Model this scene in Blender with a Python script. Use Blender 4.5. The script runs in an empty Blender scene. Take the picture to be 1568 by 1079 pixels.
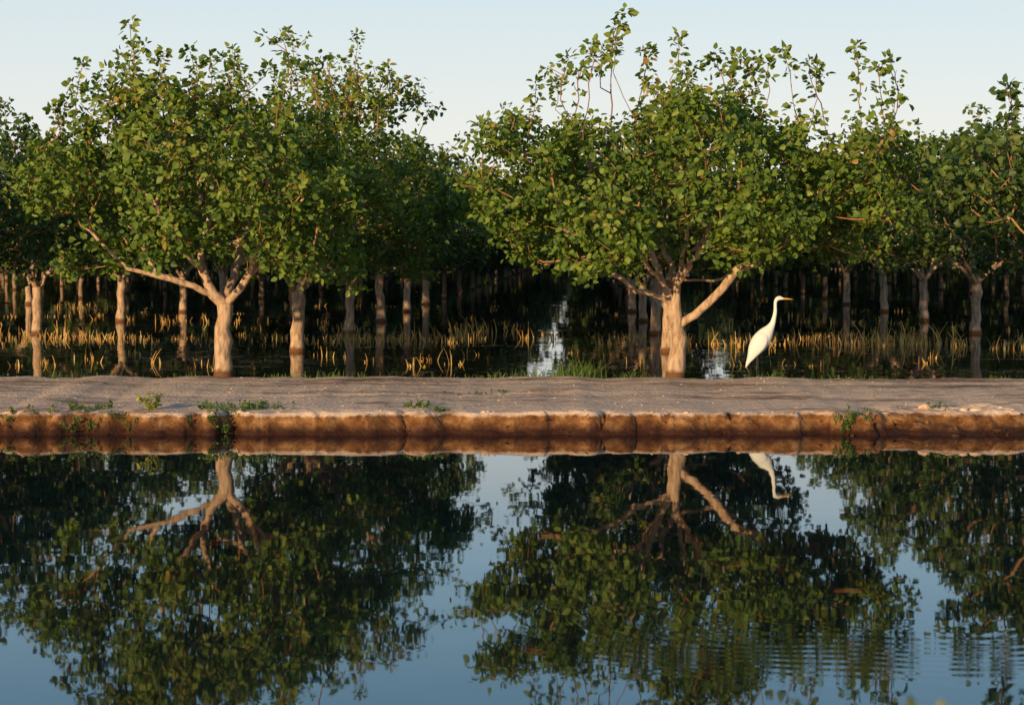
import bpy, math, random
import numpy as np
from mathutils import Vector

S=bpy.context.scene
COL=S.collection
F=3049.0; H=1.72; WZ=0.235

# ------------------------------------------------------------ helpers
def mk_mat(name):
    m=bpy.data.materials.new(name); m.use_nodes=True
    nt=m.node_tree; nt.nodes.clear()
    out=nt.nodes.new('ShaderNodeOutputMaterial')
    return m,nt,out
def N(nt,typ,**kw):
    n=nt.nodes.new(typ)
    for k,v in kw.items(): setattr(n,k,v)
    return n
def ramp(nt,stops,interp='LINEAR'):
    r=N(nt,'ShaderNodeValToRGB'); cr=r.color_ramp; cr.interpolation=interp
    while len(cr.elements)<len(stops): cr.elements.new(0.5)
    for e,(p,c) in zip(cr.elements,stops):
        e.position=p; e.color=(c[0],c[1],c[2],1) if not isinstance(c,(int,float)) else (c,c,c,1)
    return r
def mesh_from(name,verts,faces,mats=(),fmat=None,smooth=None,attr=None):
    me=bpy.data.meshes.new(name)
    me.from_pydata(verts if isinstance(verts,list) else verts.tolist(),[],faces)
    for m in mats: me.materials.append(m)
    if fmat is not None: me.polygons.foreach_set('material_index',np.asarray(fmat,dtype=np.int32))
    if smooth is not None: me.polygons.foreach_set('use_smooth',np.asarray(smooth,dtype=bool))
    if attr is not None:
        a=me.attributes.new('rnd','FLOAT','POINT'); a.data.foreach_set('value',np.asarray(attr,dtype=np.float32))
    me.update()
    return me
def add(name,me,loc=(0,0,0),rot=(0,0,0),scale=(1,1,1),parent=None):
    o=bpy.data.objects.new(name,me); COL.objects.link(o)
    o.location=loc; o.rotation_euler=rot; o.scale=scale
    if parent: o.parent=parent
    return o

# value noise numpy
def vnoise(x,y,seed=0):
    x=np.asarray(x,float); y=np.asarray(y,float)
    xi=np.floor(x).astype(np.int64); yi=np.floor(y).astype(np.int64)
    xf=x-xi; yf=y-yi
    u=xf*xf*(3-2*xf); v=yf*yf*(3-2*yf)
    def h(a,b):
        n=(a*374761393+b*668265263+seed*1442695041)&0xffffffff
        n=((n^(n>>13))*1274126177)&0xffffffff
        n=n^(n>>16)
        return (n&0xffff)/65535.0
    return (h(xi,yi)*(1-u)+h(xi+1,yi)*u)*(1-v)+(h(xi,yi+1)*(1-u)+h(xi+1,yi+1)*u)*v
def fbm(x,y,o=4,seed=0):
    a=0;s=1;t=0
    for i in range(o):
        a=a+s*(vnoise(x*2**i,y*2**i,seed+i*17)-0.5); t+=s; s*=0.5
    return a/t*2

# ------------------------------------------------------------ materials
def bark_mat(name='bark',k=1.0):
    m,nt,out=mk_mat(name)
    b=N(nt,'ShaderNodeBsdfPrincipled'); b.inputs['Roughness'].default_value=0.85
    b.inputs['Specular IOR Level'].default_value=0.2
    tc=N(nt,'ShaderNodeTexCoord')
    mp=N(nt,'ShaderNodeMapping'); mp.inputs['Scale'].default_value=(1,1,0.35)
    n=N(nt,'ShaderNodeTexNoise'); n.inputs['Scale'].default_value=22; n.inputs['Detail'].default_value=6
    nt.links.new(tc.outputs['Object'],mp.inputs[0]); nt.links.new(mp.outputs[0],n.inputs['Vector'])
    r=ramp(nt,[(0.25,(0.17*k,0.095*k,0.055*k)),(0.5,(0.48*k,0.315*k,0.20*k)),(0.75,(0.64*k,0.47*k,0.33*k))])
    nt.links.new(n.outputs['Fac'],r.inputs[0])
    sep=N(nt,'ShaderNodeSeparateXYZ'); nt.links.new(tc.outputs['Object'],sep.inputs[0])
    n2=N(nt,'ShaderNodeTexNoise'); n2.inputs['Scale'].default_value=12
    nt.links.new(tc.outputs['Object'],n2.inputs['Vector'])
    ad=N(nt,'ShaderNodeMath',operation='MULTIPLY_ADD'); ad.inputs[1].default_value=0.06
    nt.links.new(n2.outputs['Fac'],ad.inputs[0]); nt.links.new(sep.outputs['Z'],ad.inputs[2])
    mr=N(nt,'ShaderNodeMapRange'); mr.inputs['From Min'].default_value=0.085; mr.inputs['From Max'].default_value=0.125
    nt.links.new(ad.outputs[0],mr.inputs['Value'])
    mx=N(nt,'ShaderNodeMix',data_type='RGBA'); mx.inputs['A'].default_value=(0.16*k,0.07*k,0.03*k,1)
    nt.links.new(mr.outputs[0],mx.inputs['Factor']); nt.links.new(r.outputs[0],mx.inputs['B'])
    nt.links.new(mx.outputs['Result'],b.inputs['Base Color'])
    bp=N(nt,'ShaderNodeBump'); bp.inputs['Strength'].default_value=0.8; bp.inputs['Distance'].default_value=0.02
    nt.links.new(n.outputs['Fac'],bp.inputs['Height']); nt.links.new(bp.outputs[0],b.inputs['Normal'])
    nt.links.new(b.outputs[0],out.inputs[0]); return m
def twig_mat():
    m,nt,out=mk_mat('twig_bark')
    b=N(nt,'ShaderNodeBsdfPrincipled'); b.inputs['Roughness'].default_value=0.7
    tc=N(nt,'ShaderNodeTexCoord')
    n=N(nt,'ShaderNodeTexNoise'); n.inputs['Scale'].default_value=3
    nt.links.new(tc.outputs['Object'],n.inputs['Vector'])
    r=ramp(nt,[(0.35,(0.30,0.115,0.045)),(0.6,(0.42,0.23,0.11))])
    nt.links.new(n.outputs['Fac'],r.inputs[0]); nt.links.new(r.outputs[0],b.inputs['Base Color'])
    nt.links.new(b.outputs[0],out.inputs[0]); return m
def leaf_mat(name='pistachio_leaf',stops=None,trans=0.25,rough=0.5):
    m,nt,out=mk_mat(name)
    at=N(nt,'ShaderNodeAttribute'); at.attribute_name='rnd'
    r=ramp(nt,stops or [(0.0,(0.035,0.07,0.012)),(0.35,(0.085,0.15,0.02)),(0.6,(0.145,0.215,0.028)),(0.85,(0.22,0.28,0.038)),(0.98,(0.28,0.29,0.05)),(1.0,(0.32,0.21,0.05))])
    nt.links.new(at.outputs['Fac'],r.inputs[0])
    b=N(nt,'ShaderNodeBsdfPrincipled'); b.inputs['Roughness'].default_value=rough
    b.inputs['Specular IOR Level'].default_value=0.35
    nt.links.new(r.outputs[0],b.inputs['Base Color'])
    if trans<=0:
        nt.links.new(b.outputs[0],out.inputs[0]); return m
    t=N(nt,'ShaderNodeBsdfTranslucent')
    hs=N(nt,'ShaderNodeMix',data_type='RGBA',blend_type='MULTIPLY'); hs.inputs['Factor'].default_value=1
    hs.inputs['B'].default_value=(1.6,1.5,0.6,1)
    nt.links.new(r.outputs[0],hs.inputs['A']); nt.links.new(hs.outputs['Result'],t.inputs['Color'])
    mx=N(nt,'ShaderNodeMixShader'); mx.inputs[0].default_value=trans
    nt.links.new(b.outputs[0],mx.inputs[1]); nt.links.new(t.outputs[0],mx.inputs[2])
    nt.links.new(mx.outputs[0],out.inputs[0]); return m
def simple(name,col,rough=0.7,spec=0.3,var=0.0,scale=20):
    m,nt,out=mk_mat(name)
    b=N(nt,'ShaderNodeBsdfPrincipled'); b.inputs['Roughness'].default_value=rough
    b.inputs['Specular IOR Level'].default_value=spec
    tc=N(nt,'ShaderNodeTexCoord'); n=N(nt,'ShaderNodeTexNoise'); n.inputs['Scale'].default_value=scale; n.inputs['Detail'].default_value=4
    nt.links.new(tc.outputs['Object'],n.inputs['Vector'])
    lo=[c*(1-var) for c in col]; hi=[min(1,c*(1+var)) for c in col]
    r=ramp(nt,[(0.3,lo),(0.7,hi)]); nt.links.new(n.outputs['Fac'],r.inputs[0])
    nt.links.new(r.outputs[0],b.inputs['Base Color']); nt.links.new(b.outputs[0],out.inputs[0]); return m

def water_mat(name,base,amp,stretch,ior=1.33,streak=False):
    m,nt,out=mk_mat(name)
    L=nt.links.new
    b=N(nt,'ShaderNodeBsdfPrincipled'); b.inputs['Roughness'].default_value=0.02; b.inputs['IOR'].default_value=ior
    b.inputs['Base Color'].default_value=(*base,1)
    g=N(nt,'ShaderNodeNewGeometry')
    mp=N(nt,'ShaderNodeMapping'); mp.inputs['Scale'].default_value=(stretch,1,1)
    L(g.outputs['Position'],mp.inputs[0])
    def layer(scale,a,det=2):
        n=N(nt,'ShaderNodeTexNoise'); n.inputs['Scale'].default_value=scale; n.inputs['Detail'].default_value=det
        L(mp.outputs[0],n.inputs['Vector'])
        s=N(nt,'ShaderNodeVectorMath',operation='SUBTRACT'); s.inputs[1].default_value=(0.5,0.5,0.5)
        L(n.outputs['Color'],s.inputs[0])
        k=N(nt,'ShaderNodeVectorMath',operation='MULTIPLY'); k.inputs[1].default_value=(a*0.6,a,0)
        L(s.outputs[0],k.inputs[0]); return k
    a1=layer(1.1,amp); a2=layer(6.0,amp*0.9)
    sm=N(nt,'ShaderNodeVectorMath',operation='ADD'); L(a1.outputs[0],sm.inputs[0]); L(a2.outputs[0],sm.inputs[1])
    cur=sm
    if streak:
        n=N(nt,'ShaderNodeTexNoise'); n.inputs['Scale'].default_value=0.5; n.inputs['Detail'].default_value=5
        L(mp.outputs[0],n.inputs['Vector'])
        mr=N(nt,'ShaderNodeMapRange'); mr.inputs['From Min'].default_value=0.54; mr.inputs['From Max'].default_value=0.64
        L(n.outputs['Fac'],mr.inputs['Value'])
        a3=layer(14,0.07,3)
        k=N(nt,'ShaderNodeVectorMath',operation='SCALE'); L(a3.outputs[0],k.inputs[0]); L(mr.outputs[0],k.inputs['Scale'])
        s2=N(nt,'ShaderNodeVectorMath',operation='ADD'); L(cur.outputs[0],s2.inputs[0]); L(k.outputs[0],s2.inputs[1]); cur=s2
    up=N(nt,'ShaderNodeVectorMath',operation='ADD'); L(g.outputs['Normal'],up.inputs[1]); L(cur.outputs[0],up.inputs[0])
    nz=N(nt,'ShaderNodeVectorMath',operation='NORMALIZE'); L(up.outputs[0],nz.inputs[0])
    L(nz.outputs[0],b.inputs['Normal'])
    L(b.outputs[0],out.inputs[0]); return m

def ground_mat():
    m,nt,out=mk_mat('dirt'); L=nt.links.new
    b=N(nt,'ShaderNodeBsdfPrincipled'); b.inputs['Specular IOR Level'].default_value=0.2
    g=N(nt,'ShaderNodeNewGeometry')
    mp=N(nt,'ShaderNodeMapping'); mp.inputs['Scale'].default_value=(0.22,1,1); L(g.outputs['Position'],mp.inputs[0])
    n1=N(nt,'ShaderNodeTexNoise'); n1.inputs['Scale'].default_value=2.4; n1.inputs['Detail'].default_value=9; n1.inputs['Roughness'].default_value=0.75
    L(mp.outputs[0],n1.inputs['Vector'])
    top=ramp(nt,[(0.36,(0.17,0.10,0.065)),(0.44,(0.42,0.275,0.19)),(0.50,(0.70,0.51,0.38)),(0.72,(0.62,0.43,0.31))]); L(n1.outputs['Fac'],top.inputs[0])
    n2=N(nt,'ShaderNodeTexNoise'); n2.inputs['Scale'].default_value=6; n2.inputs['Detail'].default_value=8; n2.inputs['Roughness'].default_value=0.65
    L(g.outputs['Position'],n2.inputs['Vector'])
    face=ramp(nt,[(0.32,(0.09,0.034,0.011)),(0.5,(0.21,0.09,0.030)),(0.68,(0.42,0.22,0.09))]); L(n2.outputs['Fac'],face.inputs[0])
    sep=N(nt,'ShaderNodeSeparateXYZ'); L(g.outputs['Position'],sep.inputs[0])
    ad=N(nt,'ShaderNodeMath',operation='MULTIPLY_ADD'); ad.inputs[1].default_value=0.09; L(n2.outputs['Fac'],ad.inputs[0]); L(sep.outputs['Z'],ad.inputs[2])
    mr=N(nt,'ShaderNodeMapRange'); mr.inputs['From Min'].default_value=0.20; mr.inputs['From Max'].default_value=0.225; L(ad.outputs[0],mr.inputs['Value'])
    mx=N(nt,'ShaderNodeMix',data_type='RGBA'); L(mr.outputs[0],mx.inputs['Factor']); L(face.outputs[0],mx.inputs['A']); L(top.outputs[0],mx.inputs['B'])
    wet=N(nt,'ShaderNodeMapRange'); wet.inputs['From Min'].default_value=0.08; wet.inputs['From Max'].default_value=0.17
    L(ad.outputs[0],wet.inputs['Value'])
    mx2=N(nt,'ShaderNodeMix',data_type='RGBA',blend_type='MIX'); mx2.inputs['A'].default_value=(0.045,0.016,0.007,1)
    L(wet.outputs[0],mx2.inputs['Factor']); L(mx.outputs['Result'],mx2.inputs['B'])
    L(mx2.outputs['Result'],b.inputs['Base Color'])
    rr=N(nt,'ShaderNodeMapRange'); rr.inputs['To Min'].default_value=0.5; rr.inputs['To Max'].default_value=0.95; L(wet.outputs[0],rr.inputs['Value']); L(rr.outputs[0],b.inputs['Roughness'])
    n3=N(nt,'ShaderNodeTexNoise'); n3.inputs['Scale'].default_value=25; n3.inputs['Detail'].default_value=6; L(g.outputs['Position'],n3.inputs['Vector'])
    bp=N(nt,'ShaderNodeBump'); bp.inputs['Strength'].default_value=0.8; bp.inputs['Distance'].default_value=0.02
    L(n3.outputs['Fac'],bp.inputs['Height']); L(bp.outputs[0],b.inputs['Normal'])
    L(b.outputs[0],out.inputs[0]); return m

BARK=bark_mat(); BARKF=bark_mat('bark_far_shaded',0.6); TWIG=twig_mat(); LEAF=leaf_mat()  # BARKF: far-row bark copy, orchard shade put into its darker colour
LEAFM=leaf_mat('pistachio_leaf_shaded',[(0.0,(0.03,0.06,0.012)),(0.45,(0.065,0.115,0.02)),(0.85,(0.11,0.16,0.03)),(1.0,(0.15,0.17,0.04))],0.2)  # mid-row leaves, shade under the canopy painted in as darker greens
LEAFF=leaf_mat('pistachio_leaf_far_shaded',[(0.0,(0.035,0.058,0.014)),(0.45,(0.05,0.08,0.018)),(0.85,(0.07,0.10,0.022)),(1.0,(0.10,0.11,0.03))],0,0.6)  # distant leaves, deep-row shade painted into the greens; no translucency

# ------------------------------------------------------------ terrain
YB=17.96; LIP=0.185
def cyc(px,d): return (px-784)/F*d
xs=np.concatenate([[-600,-300,-150,-80,-50,-35,-25,-18,-13],np.arange(-10,10.01,0.035),[13,18,25,35,50,80,150,300,600]])
ys=np.concatenate([[-200,-60,-20,-8,-4,-2],np.arange(0,5,0.25),np.arange(5.5,17.0,1),np.arange(17.2,17.7,0.06),np.arange(17.7,18.5,0.02),np.arange(18.5,22.7,0.05),[23.5,25,30,60,150,400,1200]])
X,Y=np.meshgrid(xs,ys)
def smooth(a,b,t):
    t=np.clip((t-a)/(b-a),0,1); return t*t*(3-2*t)
right=smooth(3.0,3.5,X)
yf=YB+0.08*fbm(X*0.7,X*0+3,3,5)+0.07*fbm(X*4,X*0+9,4,8)-0.14*right*(0.5+fbm(X*2.5,Y*1.5,3,21))
cr=np.zeros_like(X)
for cx in (-2.58,0.8,2.86,3.33,-0.95,2.0,-4.2,-1.8,1.4):
    cr+=0.10*np.exp(-((X-cx-0.06*np.sin((Y+cx)*9))/0.035)**2)
rb=np.random.default_rng(12)
for _ in range(26):
    bxp=rb.uniform(-6,6); wd=rb.uniform(0.06,0.2); cr+=rb.uniform(0.03,0.10)*smooth(wd,wd*0.6,np.abs(X-bxp))
s=Y-yf-cr+0.08*fbm(X*7,Y*7,3,31)
facew=0.10+0.10*smooth(0.2,0.7,vnoise(X*0.8,X*0,44))+0.25*right
lipz=LIP*(1+0.16*fbm(X*1.8,X*0+1,4,90))
z=np.where(s<0,s*1.3,lipz*smooth(0,1,s/facew)**0.8)
z=np.maximum(z,-0.9)
topz=0.075*smooth(0.0,3.2,s)+0.012*smooth(0.1,0.4,s)+0.009*fbm(X*0.8,Y*2.2,3,2)+0.009*fbm(X*6,Y*12,3,3)
z=z+np.where(s>0,topz*smooth(0,0.3,s),0)
z=z+np.where(s>0,right*0.07*fbm(X*3,Y*4,3,77)*smooth(0,0.2,s)*smooth(1.6,0.6,s),0)
z=z-0.014*np.exp(-((Y-19.6-0.1*fbm(X*0.3,X*0,2,6))/0.16)**2)-0.014*np.exp(-((Y-20.9-0.1*fbm(X*0.3,X*0,2,7))/0.16)**2)
back=smooth(21.72,22.25,Y+0.14*fbm(X*1.3,Y,3,12))
z=z*(1-back)+(0.06+0.04*fbm(X,Y,3,4))*back
for (cx,cy,r) in [(-3.24,22.3,0.22),(1.83,22.3,0.2)]:
    z=np.where(Y>20,np.maximum(z,0.262*np.exp(-(((X-cx)**2+(Y-cy)**2)/(r*r))**1.5)),z)
near=smooth(4.2,3.2,Y+0.1*fbm(X,Y,3,9))
z=z*(1-near)+near*(0.15+0.03*fbm(X,Y,3,19))
far=(np.abs(X)>12)&(Y<17.3)&(Y>4.5); z=np.where(far,-0.8,z)
V=np.stack([X.ravel(),Y.ravel(),z.ravel()],1)
nx=len(xs); ny=len(ys)
idx=np.arange(nx*ny).reshape(ny,nx)
Fc=np.stack([idx[:-1,:-1].ravel(),idx[:-1,1:].ravel(),idx[1:,1:].ravel(),idx[1:,:-1].ravel()],1)
GM=ground_mat()
add('ground',mesh_from('ground',V,Fc.tolist(),[GM],smooth=np.ones(len(Fc))))
def zground(x,y):
    j=int(np.clip(np.searchsorted(xs,x),0,nx-1)); i=int(np.clip(np.searchsorted(ys,y),0,ny-1)); return float(z[i,j])

def plane(name,x0,x1,y0,y1,zz,mat):
    return add(name,mesh_from(name,[(x0,y0,zz),(x1,y0,zz),(x1,y1,zz),(x0,y1,zz)],[(0,1,2,3)],[mat]))
CW=water_mat('canal_water',(0.003,0.008,0.013),0.0065,0.45,1.39)
wx=np.concatenate([[-600,-100,-30,-10],np.arange(-1.5,3.51,0.015),[10,30,100,600]])
wy=np.concatenate([[2.5,4.5],np.arange(6.4,10.6,0.012),[12,15,19.0]])
WX,WY=np.meshgrid(wx,wy)
rc=np.sqrt((WX-1.75)**2+(WY-9.6)**2)
wob=0.22*fbm(WX*1.4,WY*1.4,2,66)
sl_=0.007*smooth(0.5,1.3,rc)*smooth(2.3,1.3,rc)*smooth(0.2,-0.6,WY-9.6)
wzz=sl_/50*np.sin((rc+wob)*50)
wi=np.arange(WX.size).reshape(WX.shape)
WF=np.stack([wi[:-1,:-1].ravel(),wi[:-1,1:].ravel(),wi[1:,1:].ravel(),wi[1:,:-1].ravel()],1)
add('canal_water',mesh_from('canal_water',np.stack([WX.ravel(),WY.ravel(),wzz.ravel()],1),WF.tolist(),[CW],smooth=np.ones(len(WF))))
plane('flooded_field_water',-600,600,21.5,1200,WZ,water_mat('field_water',(0.012,0.010,0.008),0.010,0.35,1.25,streak=True))

# clods
def rock_mesh(name,items,mat,seed=1):
    rng=np.random.default_rng(seed); vs=[];fs=[]
    import bmesh
    bm=bmesh.new(); bmesh.ops.create_icosphere(bm,subdivisions=1,radius=1)
    bv=np.array([v.co[:] for v in bm.verts]); bf=[[v.index for v in f.verts] for f in bm.faces]; bm.free()
    for (x,y,zz,r) in items:
        v=bv*(1+0.35*rng.normal(size=(len(bv),1)).clip(-1,1))*r*np.array([1.2+rng.random()*0.5,1,0.7])
        o=sum(len(a) for a in vs); vs.append(v+[x,y,zz]); fs+=[[i+o for i in f] for f in bf]
    return mesh_from(name,np.concatenate(vs),fs,[mat])
rr=random.Random(4); it=[]
for i in range(420):
    x=rr.uniform(-7,7); y=rr.uniform(18.3,21.8); it.append((x,y,zground(x,y),rr.uniform(0.003,0.009)))
for i in range(60):
    x=rr.uniform(3.1,5.4); y=rr.uniform(17.8,18.7); it.append((x,y,zground(x,y),rr.uniform(0.012,0.045)))
for i in range(110):
    x=rr.uniform(-6,5.2); y=rr.uniform(17.9,18.2); it.append((x,y,zground(x,y),rr.uniform(0.006,0.022)))
add('dirt_clods',rock_mesh('dirt_clods',it,GM))

# ------------------------------------------------------------ trees
def tube(P,R,sides,vs,fs,fm,mi,sm):
    P=np.asarray(P); n=len(P)
    T=np.gradient(P,axis=0); T/=np.linalg.norm(T,axis=1,keepdims=True)+1e-9
    ref=np.array([0.3,1,0.2]); A=np.cross(T,ref); A/=np.linalg.norm(A,axis=1,keepdims=True)+1e-9; B=np.cross(T,A)
    ang=np.arange(sides)/sides*2*math.pi
    ring=P[:,None,:]+np.asarray(R)[:,None,None]*(np.cos(ang)[None,:,None]*A[:,None,:]+np.sin(ang)[None,:,None]*B[:,None,:])
    o=vs[0]; vs[1].append(ring.reshape(-1,3)); vs[0]+=n*sides
    for i in range(n-1):
        for k in range(sides):
            k2=(k+1)%sides
            fs.append((o+i*sides+k,o+i*sides+k2,o+(i+1)*sides+k2,o+(i+1)*sides+k)); fm.append(mi); sm.append(True)

def leaves_arrays(base,dirs,nor,size,rng):
    n=len(base)
    d=dirs/np.linalg.norm(dirs,axis=1,keepdims=True)
    s_=np.cross(d,nor); s_/=np.linalg.norm(s_,axis=1,keepdims=True)+1e-9
    u=np.cross(s_,d)
    L=size[:,None]; W=L*rng.uniform(0.32,0.46,(n,1)); fold=W*rng.uniform(0.0,0.7,(n,1)); droop=L*rng.uniform(0,0.35,(n,1))
    st=base+d*L*0.18
    v0=st
    v1=st+d*L*0.30-s_*W*0.95+u*fold
    v2=st+d*L*0.72-s_*W*0.75+u*(fold-droop*0.6)
    v3=st+d*L*1.05-u*droop
    v4=st+d*L*0.72+s_*W*0.75+u*(fold-droop*0.6)
    v5=st+d*L*0.30+s_*W*0.95+u*fold
    V=np.stack([v0,v1,v2,v3,v4,v5],1).reshape(-1,3)
    i=np.arange(n)[:,None]*6
    Fq=np.concatenate([i+[0,3,2,1],i+[0,5,4,3]],1).reshape(-1,4)
    return V,Fq

def make_tree(name,seed,limbs,crown,shoots,ntw=650,lpt=20,leaf=0.078,gap=0.48,r0=0.092,mats=None,under0=1.62,under1=1.24,spread=0.14,jag=0.62):
    rng=np.random.default_rng(seed)
    nodes=[];par=[];plen=[];chains=[]
    def addnode(p,pa):
        nodes.append(np.array(p,float)); par.append(pa)
        plen.append(0 if pa<0 else plen[pa]+np.linalg.norm(nodes[-1]-nodes[pa])); return len(nodes)-1
    lim_nodes=[]; firstcrown=None
    for st,pts in limbs:
        ids=[]; chain=[]
        if st is None: prev=-1
        else:
            prev=lim_nodes[st[0]][st[1]]; chain.append(prev)
        last=prev
        for q in pts:
            q=np.array(q,float)
            if last<0: last=addnode(q,-1); chain.append(last); ids.append(last); continue
            a=nodes[last].copy(); d=np.linalg.norm(q-a); k=max(1,int(d/0.11))
            for j in range(1,k+1):
                p=a+(q-a)*j/k
                if st is not None or q[2]>0.3: p=p+rng.normal(size=3)*0.013
                last=addnode(p,last); chain.append(last)
            ids.append(last)
        lim_nodes.append(ids); chains.append(chain)
        if firstcrown is None: firstcrown=len(nodes)
    cx,cy,cz,rx,ry,ru,rd=crown
    off=rng.uniform(0,100,3)
    def ns(p): 
        return (vnoise(p[:,0]*1.9+off[0]+p[:,2]*0.7,p[:,1]*1.9+off[1]+p[:,2]*1.3,seed)+vnoise(p[:,0]*1.7+off[2]-p[:,1]*0.6,p[:,2]*2.1+off[0],seed+3))/2
    tg=[]
    while len(tg)<ntw:
        p=rng.uniform(-1.15,1.15,(4000,3)); r=(np.abs(p)**2.3).sum(1)**(1/2.3)
        w=np.where(p[:,2]<0,rd,ru)
        q=np.stack([cx+p[:,0]*rx,cy+p[:,1]*ry,cz+p[:,2]*w],1)
        n_=ns(q)
        rim=1.0+jag*(n_-0.5)*1.6-0.11
        rho=np.hypot(q[:,0],q[:,1])
        under=q[:,2]>(under0-(under0-under1)*np.clip((rho-0.7)/0.9,0,1))-0.1*rng.random(len(p))
        keep=(r<rim)&under&(rng.random(len(p))<np.clip((r/rim)**1.7,0.06,1))&((n_>gap-0.14*rng.random(len(p))))
        tg+=list(q[keep])
    tg=np.array(tg[:ntw]); 
    fork=nodes[firstcrown-1]
    o=np.argsort(np.linalg.norm(tg-fork,axis=1)+rng.normal(size=ntw)*0.1); tg=tg[o]
    tips=[]
    def connect(t,lift=0.1,wl=0.35,mj=0.09,above=False):
        A=np.array(nodes[firstcrown:]); PL=np.array(plen[firstcrown:])
        dd=np.linalg.norm(A-t,axis=1)
        below=np.clip(A[:,2]-t[2],0,None)*0.5
        if above: below=below*10+np.hypot(A[:,0]-t[0],A[:,1]-t[1])*1.5
        k=int(np.argmin(dd+wl*PL+below))+firstcrown
        a=nodes[k]; d=np.linalg.norm(t-a); st=max(1,int(d/0.13)); mid=(a+t)/2+rng.normal(size=3)*mj*d+np.array([0,0,-lift*d])
        ch=[k]; last=k
        for j in range(1,st+1):
            u=j/st; p=(1-u)**2*a+2*u*(1-u)*mid+u*u*t
            if j<st: p=p+rng.normal(size=3)*0.015
            last=addnode(p,last); ch.append(last)
        chains.append(ch); return last,ch
    for t in tg:
        l,ch=connect(t); tips.append((l,t-nodes[par[l]]))
    lb=[];ld=[];cr_=[]
    for l,dv in tips:
        dv=dv/(np.linalg.norm(dv)+1e-9); dv=dv*0.5+np.array([0,0,0.3]); 
        k=int(lpt*rng.uniform(0.5,1.45))
        c=nodes[l]; 
        uu=rng.uniform(-0.8,1.1,k)
        base=c+dv*uu[:,None]*spread+rng.normal(size=(k,3))*0.047
        dr=rng.normal(size=(k,3)); dr[:,2]=dr[:,2]*0.6-0.3; dr/=np.linalg.norm(dr,axis=1,keepdims=True)
        lb.append(base+dr*0.03); ld.append(dr); cr_.append(np.full(k,rng.normal()*0.12))
    for (sx,sy,sz,ln) in shoots:
        tiltx=rng.normal()*0.10
        b=np.array([sx-tiltx,sy+rng.normal()*0.06,sz-ln])
        l,ch=connect(b,0.02,0.1,0.04,True)
        a=nodes[l].copy(); t=np.array([sx,sy,sz]); last=l; ch=[l]; st=max(3,int(ln/0.08)); bend=rng.normal(size=3)*0.035*np.array([1,1,0])
        for j in range(1,st+1):
            u=j/st; p=a+(t-a)*u+bend*math.sin(u*3.14)+rng.normal(size=3)*0.008
            last=addnode(p,last); ch.append(last)
            if u>0.3:
                k=int(rng.integers(4,10)+ (9 if j==st else 0))
                dr=rng.normal(size=(k,3)); dr[:,2]=dr[:,2]*0.5+0.15; dr/=np.linalg.norm(dr,axis=1,keepdims=True)
                lb.append(p+dr*0.03+rng.normal(size=(k,3))*0.014); ld.append(dr); cr_.append(np.full(k,0.05))
        chains.append(ch)
        for _ in range(2):
            if rng.random()<0.5:
                b0=ch[int(rng.integers(1,max(2,len(ch)-1)))]
                q=nodes[b0]; e=q+np.array([rng.normal()*0.11,rng.normal()*0.1,rng.uniform(.08,.2)]); l2=addnode(e,b0); chains.append([b0,l2])
                k=11; dr=rng.normal(size=(k,3)); dr/=np.linalg.norm(dr,axis=1,keepdims=True); lb.append(e+dr*0.04+rng.normal(size=(k,3))*0.02); ld.append(dr); cr_.append(np.zeros(k))
    cnt=np.zeros(len(nodes)); kids=[0]*len(nodes)
    for p_ in par:
        if p_>=0: kids[p_]+=1
    for i in range(len(nodes)-1,-1,-1):
        if kids[i]==0: cnt[i]+=1
        if par[i]>=0: cnt[par[i]]+=cnt[i]
    tot=cnt.max(); ex=math.log(r0/0.0045)/math.log(tot)
    rad=0.0045*cnt**ex
    vs=[0,[]];fs=[];fm=[];sm=[]
    for ci,ch in enumerate(chains):
        P=[nodes[i] for i in ch]; R=[rad[i] for i in ch]
        if len(ch)<2: continue
        if ci>0: R[0]=min(R[0],R[1]*1.15)
        if ci==0:
            P=np.array(P); R=np.array(R)
            h=P[:,2]; R=R*(1+0.28*np.exp(-np.clip(h,0,9)/0.09))*(1+0.07*rng.normal(size=len(R)))
            tube(P,R,14,vs,fs,fm,0,sm); continue
        mx_=max(R)
        tube(P,R,10 if mx_>0.03 else (6 if mx_>0.012 else 4),vs,fs,fm,0 if mx_>0.017 else 1,sm)
    Vb=np.concatenate(vs[1]); nb=len(Vb)
    base=np.concatenate(lb); dr=np.concatenate(ld); n=len(base); crn=np.concatenate(cr_)
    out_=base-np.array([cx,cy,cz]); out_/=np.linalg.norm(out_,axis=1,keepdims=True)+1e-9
    nor=rng.normal(size=(n,3))*0.6+out_*0.7+np.array([0,0,0.2])
    size=leaf*rng.uniform(0.6,1.2,n)
    LV,LF=leaves_arrays(base,dr,nor,size,rng)
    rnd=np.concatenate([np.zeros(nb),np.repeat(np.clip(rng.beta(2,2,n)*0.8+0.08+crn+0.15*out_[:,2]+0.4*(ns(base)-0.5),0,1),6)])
    verts=np.concatenate([Vb,LV]); faces=fs+(LF+nb).tolist()
    return mesh_from(name,verts,faces,mats or [BARK,TWIG,LEAF],fm+[2]*len(LF),sm+[True]*len(LF),rnd)

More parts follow.
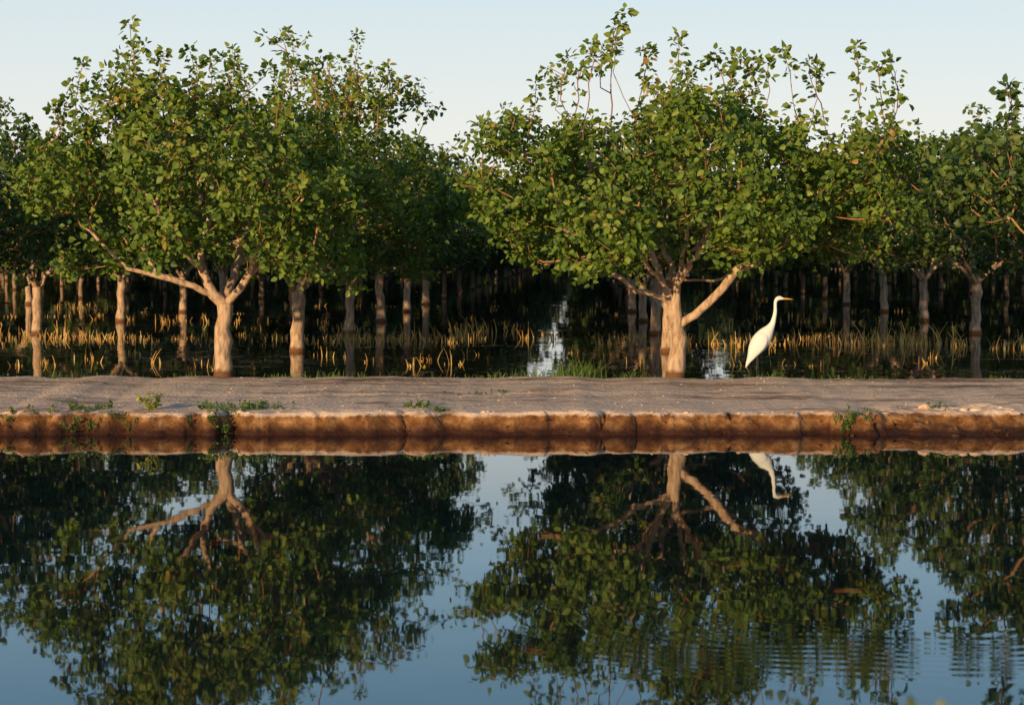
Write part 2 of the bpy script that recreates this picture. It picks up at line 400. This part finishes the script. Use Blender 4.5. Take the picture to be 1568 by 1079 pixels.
left_limbs=[
 (None,[(0,0,-0.25),(0,0,0.0),(0.0,0,0.4),(0.02,0,0.80)]),
 ((0,3),[(-0.1,-0.04,0.93),(-0.19,-0.05,1.2),(-0.23,0.0,1.5),(-0.1,0.1,2.0)]),
 ((1,0),[(-0.42,-0.15,1.04),(-0.70,-0.22,1.13),(-1.0,-0.3,1.22),(-1.22,-0.35,1.42),(-1.5,-0.4,1.7)]),
 ((0,3),[(0.2,-0.05,1.0),(0.33,-0.1,1.13),(0.46,-0.15,1.30),(0.72,-0.2,1.75)]),
 ((0,3),[(0.08,0.3,1.1),(0.1,0.7,1.5),(0.3,0.95,1.9)]),
 ((1,1),[(-0.4,-0.5,1.5),(-0.6,-0.8,1.9)]),
 ((3,1),[(0.5,-0.6,1.45),(0.7,-0.9,1.8)]),
]
right_limbs=[
 (None,[(0,0,-0.25),(0,0,0.0),(0.03,0,0.3),(0.03,0,0.58)]),
 ((0,3),[(0.2,-0.05,0.70),(0.45,-0.12,0.93),(0.60,-0.16,1.08),(0.78,-0.2,1.25),(1.15,-0.25,1.5)]),
 ((0,3),[(-0.03,0.0,0.80),(0.04,0.03,1.05),(0.10,0.05,1.42),(0.2,0.1,1.9)]),
 ((2,0),[(-0.14,0.08,1.08),(-0.27,0.15,1.42),(-0.4,0.2,1.9)]),
 ((2,0),[(-0.20,-0.08,0.93),(-0.46,-0.14,0.96),(-0.63,-0.18,1.12),(-0.8,-0.22,1.20),(-1.2,-0.3,1.42)]),
 ((2,0),[(0.0,0.3,1.1),(-0.1,0.75,1.5),(0.0,1.1,1.9)]),
 ((2,1),[(0.2,-0.4,1.35),(0.35,-0.75,1.75)]),
 ((3,0),[(-0.45,-0.4,1.4),(-0.7,-0.8,1.7)]),
]
def sh(bx,by,scale,lst,seed):
    r=random.Random(seed)
    return [((px-bx)/scale,r.uniform(-0.7,0.7),(by-py)/scale,ln) for px,py,ln in lst]
sl=sh(340,572,137,[(215,42,.75),(240,75,.5),(285,72,.45),(330,85,.4),(130,90,.7),(115,130,.3),(165,130,.4),(185,100,.3),(440,60,.45),(375,105,.25),(90,150,.4),(480,95,.3),(70,160,.3),(255,95,.4),(205,75,.5),(150,115,.4),(310,105,.3),(405,95,.3),(105,175,.3),(460,110,.3)],1)
sr=sh(1035,577,137,[(960,12,.75),(925,60,.5),(900,80,.4),(1030,70,.45),(1000,75,.4),(1095,82,.4),(1135,85,.4),(1190,80,.45),(1240,100,.35),(1312,72,.85),(1362,88,.85),(1330,110,.7),(820,130,.45),(872,92,.45),(740,185,.45),(855,120,.3),(1270,110,.3),(765,205,.3),(945,45,.5),(1060,110,.3),(1165,105,.3),(1350,160,.5),(1115,105,.3),(885,115,.3),(790,180,.3)],2)
T_left=make_tree('pistachio_tree_left_mesh',11,left_limbs,(-0.15,0,1.97,1.95,1.9,1.25,0.95),sl,ntw=700,lpt=27,under0=1.72,under1=0.98)
T_right=make_tree('pistachio_tree_right_mesh',23,right_limbs,(0.03,0,1.95,2.36,2.0,1.2,0.95),sr,ntw=880,lpt=27,under0=1.72,under1=0.98)
def gen_limbs(seed):
    r=random.Random(seed); hgt=r.uniform(0.7,0.95)
    L=[(None,[(0,0,-0.25),(0,0,0),(r.uniform(-.03,.03),0,hgt*0.5),(r.uniform(-.05,.05),r.uniform(-.05,.05),hgt)])]
    k=r.choice([4,5]); a0=r.uniform(0,6.28)
    for i in range(k):
        a=a0+i*6.283/k+r.uniform(-.3,.3); q=r.uniform(0.75,1.15)
        L.append(((0,3),[(math.cos(a)*.2*q,math.sin(a)*.2*q,hgt+.18),(math.cos(a)*.45*q,math.sin(a)*.45*q,hgt+.38+r.uniform(-.05,.05)),(math.cos(a+.2)*.95*q,math.sin(a+.2)*.95*q,hgt+.75+r.uniform(-.15,.1))]))
    return L
def gen_shoots(seed,n,top=3.65):
    r=random.Random(seed); o=[]
    for i in range(n):
        x=r.uniform(-1.6,1.6); y=r.uniform(-1.4,1.4); q=(x*x+y*y)/5
        o.append((x,y,top-0.75*q+r.uniform(-.35,.15),r.uniform(.3,.6)))
    return o
T_second=make_tree('pistachio_tree_second_mesh',31,gen_limbs(5),(0.45,0,2.1,2.0,1.9,1.4,1.0),gen_shoots(3,14,4.15)+[(0.85,0,4.4,.7),(-0.1,0,4.45,.6),(1.3,0,4.0,.5)],ntw=620,lpt=24,under0=1.4,under1=1.1)
VAR=[make_tree('pistachio_tree_mesh_%d'%i,50+i,gen_limbs(60+i),(0,0,2.0,2.0,2.0,1.1,1.1),gen_shoots(70+i,14,3.55),ntw=440,lpt=18,leaf=0.096,r0=0.082,gap=0.45,under0=1.3,under1=0.95,mats=[BARK,TWIG,LEAFM]) for i in range(3)]
FARV=[make_tree('orchard_tree_far_mesh_%d'%i,80+i,gen_limbs(90+i),(0,0,1.9,2.2,2.2,1.2,1.2),gen_shoots(95+i,6,3.5),ntw=260,lpt=10,leaf=0.21,gap=0.2,r0=0.062,mats=[BARKF,TWIG,LEAFF],under0=0.8,under1=0.8,spread=.17,jag=.5) for i in range(2)]

add('pistachio_tree',T_left,(-3.24,22.3,0.25))
add('pistachio_tree',T_right,(1.83,22.3,0.24))
dx=131/F; SP=5.5
far_parent=bpy.data.objects.new('distant_orchard_trees',None); COL.objects.link(far_parent)
r=random.Random(9)
rowx=[-3.24-5.07*k for k in range(10,0,-1)]+[-3.24,1.83,7.3]+[7.3+5.07*k for k in range(1,9)]
for rx_ in rowx:
    for n in range(0,22):
        Yt=22.3+SP*n; Xt=rx_+dx*SP*n
        if n==0 and rx_ in (-3.24,1.83): continue
        if abs(Xt)>0.257*Yt+4: continue
        rot=r.uniform(0,6.28); sc=r.uniform(0.93,1.07)
        jx=r.uniform(-.12,.12); jy=r.uniform(-.12,.12)
        if n==1 and rx_==-3.24:
            add('pistachio_tree',T_second,(Xt,Yt,0.22)); continue
        if n==1 and rx_==1.83: jx=0.1
        if n<=5 and abs(Xt)<0.257*Yt+2.5:
            add('pistachio_tree',VAR[r.randrange(3)],(Xt+jx,Yt+jy,0.22),(0,0,rot),(sc,sc,sc))
        else:
            add('orchard_tree',FARV[r.randrange(2)],(Xt+jx,Yt+jy,0.22),(0,0,rot),(sc,sc,sc),far_parent)
for i in range(-16,17):   # cross rows that close the orchard block, low bushy ones last
    for yy,zz_ in ((146,-0.3),(150,-0.95)):
        add('orchard_tree',FARV[r.randrange(2)],(5+i*2.9+r.uniform(-.4,.4),yy,zz_),(0,0,r.uniform(0,6.28)),(1.05,1.05,1.0),far_parent)

# ------------------------------------------------------------ reeds / stubble
def blades(name,items,mat,seed=0,width=0.008,bend=0.5,seg=3,brk=0.0):
    rng=np.random.default_rng(seed); V=[];Fa=[];at=[]
    for (x,y,zz,h) in items:
        a=rng.uniform(0,6.28); w=width*rng.uniform(0.6,1.4); lean=rng.uniform(0.0,bend)*h; o=len(V); rv=rng.random()
        wa=rng.uniform(-0.9,0.9); wx,wy=math.cos(wa)*w/2,math.sin(wa)*w/2
        kink=rng.random()<brk
        for j in range(seg+1):
            u=j/seg
            px=x+math.cos(a)*lean*u*u; py=y+math.sin(a)*lean*u*u; pz=zz-0.05+(h+0.05)*u
            if kink and j==seg: px+=math.cos(a)*h*0.6; pz-=h*0.55; 
            f=1-0.75*u
            V.append((px-wx*f,py-wy*f,pz)); V.append((px+wx*f,py+wy*f,pz)); at+= [rv,rv]
            if j: Fa.append((o+2*j-2,o+2*j-1,o+2*j+1,o+2*j))
    return mesh_from(name,V,Fa,[mat],smooth=np.ones(len(Fa)),attr=at)
REED=leaf_mat('dry_reed',[(0,(0.36,0.18,0.045)),(0.5,(0.62,0.36,0.10)),(1,(0.75,0.54,0.22))],0.2,0.7)
r=random.Random(21); it=[]
def cluster(x,y,n,h,sp=0.25):
    for _ in range(max(1,n//5)):
        tx=x+r.gauss(0,sp*1.3); ty=y+r.gauss(0,sp)
        for _ in range(5):
            it.append((tx+r.gauss(0,0.07),ty+r.gauss(0,0.05),WZ,abs(r.gauss(h,h*0.5))+0.012))
def at_px(px,py):
    d=F*(H-WZ)/(py-375); return (px-784)/F*d,d
for _ in range(210):
    px=r.uniform(-60,1630); py=r.gauss(519,4); x,y=at_px(px,py)
    dens=vnoise(px/60,0.5,5)
    if dens<0.38: continue
    cluster(x,y,int(3+9*dens),0.03+0.045*dens,0.33)
for _ in range(130):
    px=r.uniform(-60,1630); py=r.choice([468,475,484,494,503]); x,y=at_px(px,py+r.uniform(-3,3))
    if vnoise(px/70,py,6)<0.42: continue
    cluster(x,y,int(r.uniform(5,12)),0.055,0.4)
for _ in range(22):
    px=r.uniform(-20,1590); py=r.uniform(540,568); x,y=at_px(px,py)
    cluster(x,y,5,0.06,0.1)
for px,py,n,h in [(60,516,24,.11),(20,512,20,.11),(120,472,44,.13),(85,478,20,.11),(290,494,15,.14),(95,554,8,.11),(205,556,5,.12),(270,556,8,.09),(640,556,9,.13),(665,558,9,.12),(690,556,6,.11),(740,508,55,.15),(715,513,34,.12),(560,521,40,.11),(600,522,38,.12),(650,518,28,.11),(530,505,20,.12),(1375,527,100,.17),(1340,528,46,.12),(1410,529,60,.13),(1060,527,44,.13),(1110,529,30,.12),(925,527,24,.12),(1470,530,44,.12),(1540,533,36,.11),(1240,526,10,.18),(840,519,28,.11),(1190,529,24,.10)]:
    x,y=at_px(px,py); cluster(x,y,n,h,0.28)
add('dry_reed_stubble',blades('dry_reed_stubble',it,REED,3,0.02,0.8,3,0.45))
DEB=leaf_mat('floating_chaff',[(0,(0.12,0.08,0.045)),(0.6,(0.28,0.22,0.15)),(1,(0.46,0.40,0.31))],0,0.8)
rng=np.random.default_rng(77); V=[];Fa=[];at=[]
for _ in range(620):
    px=rng.uniform(-60,1630); py=rng.choice([rng.uniform(440,500),rng.uniform(500,572)]); cx_,cy_=at_px(px,py)
    if vnoise(px/120,py/9,31)<0.42: continue
    for _ in range(int(rng.integers(3,18))):
        x=cx_+rng.normal()*0.5; y=cy_+rng.normal()*0.05; a=rng.uniform(-.35,.35); l=rng.uniform(.012,.08); w_=rng.uniform(.004,.014); c_,s_2=math.cos(a),math.sin(a); o=len(V); zz=WZ+0.004+rng.uniform(0,.002)
        for (p_,q_) in ((-l,-w_),(l,-w_*.5),(l,w_),(-l,w_*.6)): V.append((x+p_*c_-q_*s_2,y+p_*s_2+q_*c_,zz))
        Fa.append((o,o+1,o+2,o+3)); at+=[rng.random()]*4
add('floating_leaf_litter',mesh_from('floating_leaf_litter',V,Fa,[DEB],attr=at))

# ------------------------------------------------------------ green weeds
WEED=leaf_mat('weed_green',[(0,(0.05,0.09,0.02)),(0.6,(0.10,0.17,0.035)),(1,(0.2,0.25,0.05))],0.3,0.6)
def weedpatch(name,spots,seed):
    r=random.Random(seed); it=[]
    for (x,y,n,h,sx,sy) in spots:
        for _ in range(n):
            xx=x+r.gauss(0,sx); yy=y+r.gauss(0,sy)
            zz=max(zground(xx,yy),WZ-0.02 if yy>21.6 else 0.02)
            it.append((xx,yy,zz,abs(r.gauss(h,h*0.35))+0.01))
    return add(name,blades(name,it,WEED,seed,0.014,1.1,3))
bk=21.85
def bx(px,d=22.0): return (px-784)/F*d
weedpatch('grass_clump',[(bx(880),bk,150,.14,.15,.1),(bx(835),bk,60,.08,.2,.08),(bx(905),bk,40,.16,.06,.06)],1)
weedpatch('grass_clump',[(bx(965),bk,40,.08,.06,.05)],2)
r=random.Random(5)
weedpatch('bank_edge_grass',[(r.uniform(-6,6),bk-0.05,int(r.uniform(5,14)),.03,.12,.06) for _ in range(28)]+[(bx(110),bk,40,.05,.3,.05),(bx(490),bk,50,.05,.25,.05),(bx(700),bk,60,.05,.4,.05),(bx(760),bk-.02,40,.05,.15,.05)],3)
def leafyweed(name,spots,seed,leaf=0.03,mat=WEED,lean=0.4):
    rng=np.random.default_rng(seed); B=[];D=[];vs=[0,[]];fs=[];fm=[];sm=[]
    for (x,y,n,h,sx,sy) in spots:
        for _ in range(n):
            xx=x+rng.normal()*sx; yy=y+rng.normal()*sy; zz=zground(xx,yy)-0.01; zz=max(zz,0.02)
            hh=h*rng.uniform(0.5,1.2); e=np.array([xx+rng.normal()*hh*lean,yy+rng.normal()*hh*lean*.7,zz+hh]); a=np.array([xx,yy,zz])
            tube([a,(a+e)/2+rng.normal(size=3)*hh*.06,e],[0.003,0.0025,0.001],4,vs,fs,fm,0,sm)
            k=max(5,int(hh/0.012)); u=rng.uniform(0.15,1,(k,1)); dr=rng.normal(size=(k,3)); dr[:,2]+=0.4; dr/=np.linalg.norm(dr,axis=1,keepdims=True)
            B.append(a+(e-a)*u); D.append(dr)
    Vb=np.concatenate(vs[1]); B=np.concatenate(B); D=np.concatenate(D); n=len(B)
    LV,LF=leaves_arrays(B,D,rng.normal(size=(n,3))+[0,0,.8],leaf*rng.uniform(.6,1.3,n),rng)
    rd=np.concatenate([np.full(len(Vb),.3),np.repeat(rng.random(n),6)])
    return add(name,mesh_from(name,np.concatenate([Vb,LV]),fs+(LF+len(Vb)).tolist(),[mat],fm+[0]*len(LF),sm+[False]*len(LF),rd))
YW=leaf_mat('weed_yellow',[(0,(0.12,0.16,0.03)),(0.6,(0.26,0.28,0.05)),(1,(0.45,0.42,0.08))],0.3,0.6)
leafyweed('leafy_weed',[(bx(140,18.4),18.4,26,.07,.17,.06),(bx(130,18.1),18.08,20,.09,.25,.05)],1,.03)
leafyweed('leafy_weed',[(bx(230,18.25),18.25,9,.16,.03,.04)],2,.035,YW)
leafyweed('leafy_weed',[(bx(370,18.4),18.4,60,.07,.2,.09),(bx(330,18.1),18.08,20,.09,.06,.05)],3,.028)
leafyweed('leafy_weed',[(bx(640,18.6),18.5,22,.05,.1,.07),(bx(675,18.3),18.3,16,.04,.08,.05)],4,.026)
leafyweed('leafy_weed',[(bx(1298,18.05),18.03,24,.09,.06,.05)],5,.028)
leafyweed('leafy_weed',[(bx(745,19.8),19.8,14,.03,.15,.05),(bx(1435,18.5),18.5,8,.05,.06,.05),(bx(1335,18.5),18.5,8,.04,.06,.05)],6,.024)
leafyweed('leafy_weed',[(bx(20,18.2),18.15,16,.05,.15,.05)],7,.026)
leafyweed('foreground_weed',[(0.70,3.05,22,.735,.03,.03)],8,.03,YW,0.03)

# ------------------------------------------------------------ egret
def egret():
    root=bpy.data.objects.new('great_egret',None); COL.objects.link(root)
    WH=simple('white_feathers',(0.80,0.78,0.74),0.75,0.2,0.05,60)
    YBL=simple('yellow_bill',(0.75,0.42,0.05),0.4,0.4,0.15)
    BK=simple('black_legs',(0.02,0.018,0.016),0.5,0.4,0.2)
    def catm(P,k=5):
        P=[np.array(p,float) for p in P]; P=[2*P[0]-P[1]]+P+[2*P[-1]-P[-2]]; o=[]
        for i in range(1,len(P)-2):
            for j in range(k):
                t=j/k; a,b,c,d=P[i-1:i+3]
                o.append(0.5*((2*b)+(-a+c)*t+(2*a-5*b+4*c-d)*t*t+(-a+3*b-3*c+d)*t**3))
        o.append(P[-2]); return np.array(o)
    def loft(name,rows,mat,sides=20,k=5):
        C=catm(rows,k); P=C[:,:3]; R1=np.maximum(C[:,3],.0006); R2=np.maximum(C[:,4],.0006)
        T=np.gradient(P,axis=0); T/=np.linalg.norm(T,axis=1,keepdims=True)
        B=np.tile([0,1.,0],(len(P),1)); B-=T*(B*T).sum(1,keepdims=True); B/=np.linalg.norm(B,axis=1,keepdims=True); A=np.cross(B,T)
        ang=np.arange(sides)/sides*2*math.pi
        ring=P[:,None]+R1[:,None,None]*np.cos(ang)[None,:,None]*A[:,None]+R2[:,None,None]*np.sin(ang)[None,:,None]*B[:,None]
        V=ring.reshape(-1,3); Fa=[]
        n=len(P)
        for i in range(n-1):
            for q in range(sides):
                q2=(q+1)%sides; Fa.append((i*sides+q,i*sides+q2,(i+1)*sides+q2,(i+1)*sides+q))
        Fa.append(tuple(range(sides))[::-1]); Fa.append(tuple((n-1)*sides+q for q in range(sides)))
        return add(name,mesh_from(name,V,Fa,[mat],smooth=np.ones(len(Fa))),parent=root)
    loft('body_neck_head',[(-.135,0,.150,.006,.018),(-.112,0,.195,.026,.034),(-.080,0,.25,.054,.055),(-.035,0,.33,.088,.076),(.022,0,.415,.100,.084),(.075,0,.49,.082,.068),(.118,0,.55,.052,.047),(.148,0,.605,.033,.031),(.166,0,.67,.024,.022),(.178,0,.74,.020,.019),(.178,0,.80,.018,.017),(.180,0,.845,.018,.017),(.196,0,.878,.022,.019),(.224,0,.890,.024,.020),(.252,0,.886,.017,.014),(.272,0,.882,.009,.008)],WH)
    loft('bill',[(.262,0,.884,.0115,.009),(.30,0,.882,.009,.006),(.345,0,.878,.005,.004),(.378,0,.874,.001,.001)],YBL,10)
    for s_,nm in ((1,'wing_left'),(-1,'wing_right')):
        loft(nm,[(.085,s_*.045,.50,.02,.012),(.04,s_*.068,.45,.062,.020),(-.01,s_*.074,.375,.076,.020),(-.06,s_*.060,.29,.058,.018),(-.105,s_*.035,.205,.030,.012),(-.145,s_*.016,.135,.006,.006)],WH,16)
        loft(nm+'_primaries',[(-.06,s_*.035,.27,.03,.012),(-.11,s_*.022,.18,.018,.008),(-.152,s_*.008,.11,.003,.003)],WH,10)
    for s_,nm,ox in ((1,'leg_left',.012),(-1,'leg_right',-.012)):
        loft(nm,[(-.01+ox,s_*.03,.30,.024,.02),(-.012+ox,s_*.03,.225,.011,.010),(-.02+ox,s_*.03,.14,.0055,.0055),(-.022+ox,s_*.03,.10,.0075,.007),(-.016+ox,s_*.03,.05,.005,.005),(-.008+ox,s_*.03,-.10,.005,.005),(-.005+ox,s_*.03,-.16,.006,.006)],BK,10)
        for ta in (0,0.6,-0.6,3.14):
            loft(nm+'_toe',[(-.005+ox,s_*.03,-.158,.004,.004),(-.005+ox+.035*math.cos(ta),s_*.03+.035*math.sin(ta),-.162,.004,.004),(-.005+ox+.07*math.cos(ta),s_*.03+.07*math.sin(ta),-.168,.002,.002)],BK,6,3)
        loft('eye_'+nm[4:],[(.236,s_*.0150,.8935,.0005,.0005),(.2385,s_*.0168,.8935,.0035,.003),(.241,s_*.0150,.8935,.0005,.0005)],BK,8,3)
    root.location=(cyc(1163,22.35),22.35,WZ)
    return root
egret()

# ------------------------------------------------------------ light & camera
EL=math.radians(9); AZ=math.radians(210)
w=bpy.data.worlds.new('World'); S.world=w; w.use_nodes=True; nt=w.node_tree; nt.nodes.clear()
sky=nt.nodes.new('ShaderNodeTexSky'); sky.sky_type='NISHITA'; sky.sun_disc=False; sky.sun_elevation=EL; sky.sun_rotation=AZ
sky.air_density=1.0; sky.dust_density=0.3; sky.ozone_density=2.5
tc=nt.nodes.new('ShaderNodeTexCoord'); sp=nt.nodes.new('ShaderNodeSeparateXYZ'); nt.links.new(tc.outputs['Generated'],sp.inputs[0])
hz=ramp(nt,[(0.0,(0.94,0.89,0.83)),(0.06,(0.90,0.90,0.87)),(0.115,(0.76,0.85,0.88)),(0.16,(0.52,0.80,1.0)),(0.24,(0.36,0.70,1.0)),(0.5,(0.16,0.26,0.41)),(1.0,(0.07,0.12,0.22))])
nt.links.new(sp.outputs['Z'],hz.inputs[0])
mu=nt.nodes.new('ShaderNodeMix'); mu.data_type='RGBA'; mu.blend_type='MULTIPLY'; mu.inputs['Factor'].default_value=1; mu.inputs['B'].default_value=(0.12,0.12,0.12,1)
nt.links.new(sky.outputs[0],mu.inputs['A'])
mx=nt.nodes.new('ShaderNodeMix'); mx.data_type='RGBA'; mx.inputs['Factor'].default_value=0.85
nt.links.new(mu.outputs['Result'],mx.inputs['A']); nt.links.new(hz.outputs[0],mx.inputs['B'])
bg=nt.nodes.new('ShaderNodeBackground'); bg.inputs['Strength'].default_value=1.0
ow=nt.nodes.new('ShaderNodeOutputWorld'); nt.links.new(mx.outputs['Result'],bg.inputs[0]); nt.links.new(bg.outputs[0],ow.inputs[0])
sun=bpy.data.lights.new('sun','SUN'); sun.energy=5.0; sun.angle=math.radians(0.5); sun.color=(1,0.71,0.37)
so=bpy.data.objects.new('sun',sun); COL.objects.link(so)
sv=Vector((math.sin(AZ)*math.cos(EL),math.cos(AZ)*math.cos(EL),math.sin(EL)))
so.rotation_euler=sv.to_track_quat('Z','Y').to_euler()
cam=bpy.data.cameras.new('camera'); co=bpy.data.objects.new('camera',cam); COL.objects.link(co)
cam.lens=70; cam.sensor_width=36; cam.clip_end=3000; cam.clip_start=0.1
co.location=(0,0,H); co.rotation_euler=(math.radians(90-math.degrees(math.atan(164.5/F))),0,0)
cam.dof.use_dof=True; cam.dof.focus_distance=22.3; cam.dof.aperture_fstop=4.5
S.camera=co
S.view_settings.view_transform='Standard'; S.view_settings.look='None'; S.view_settings.exposure=0
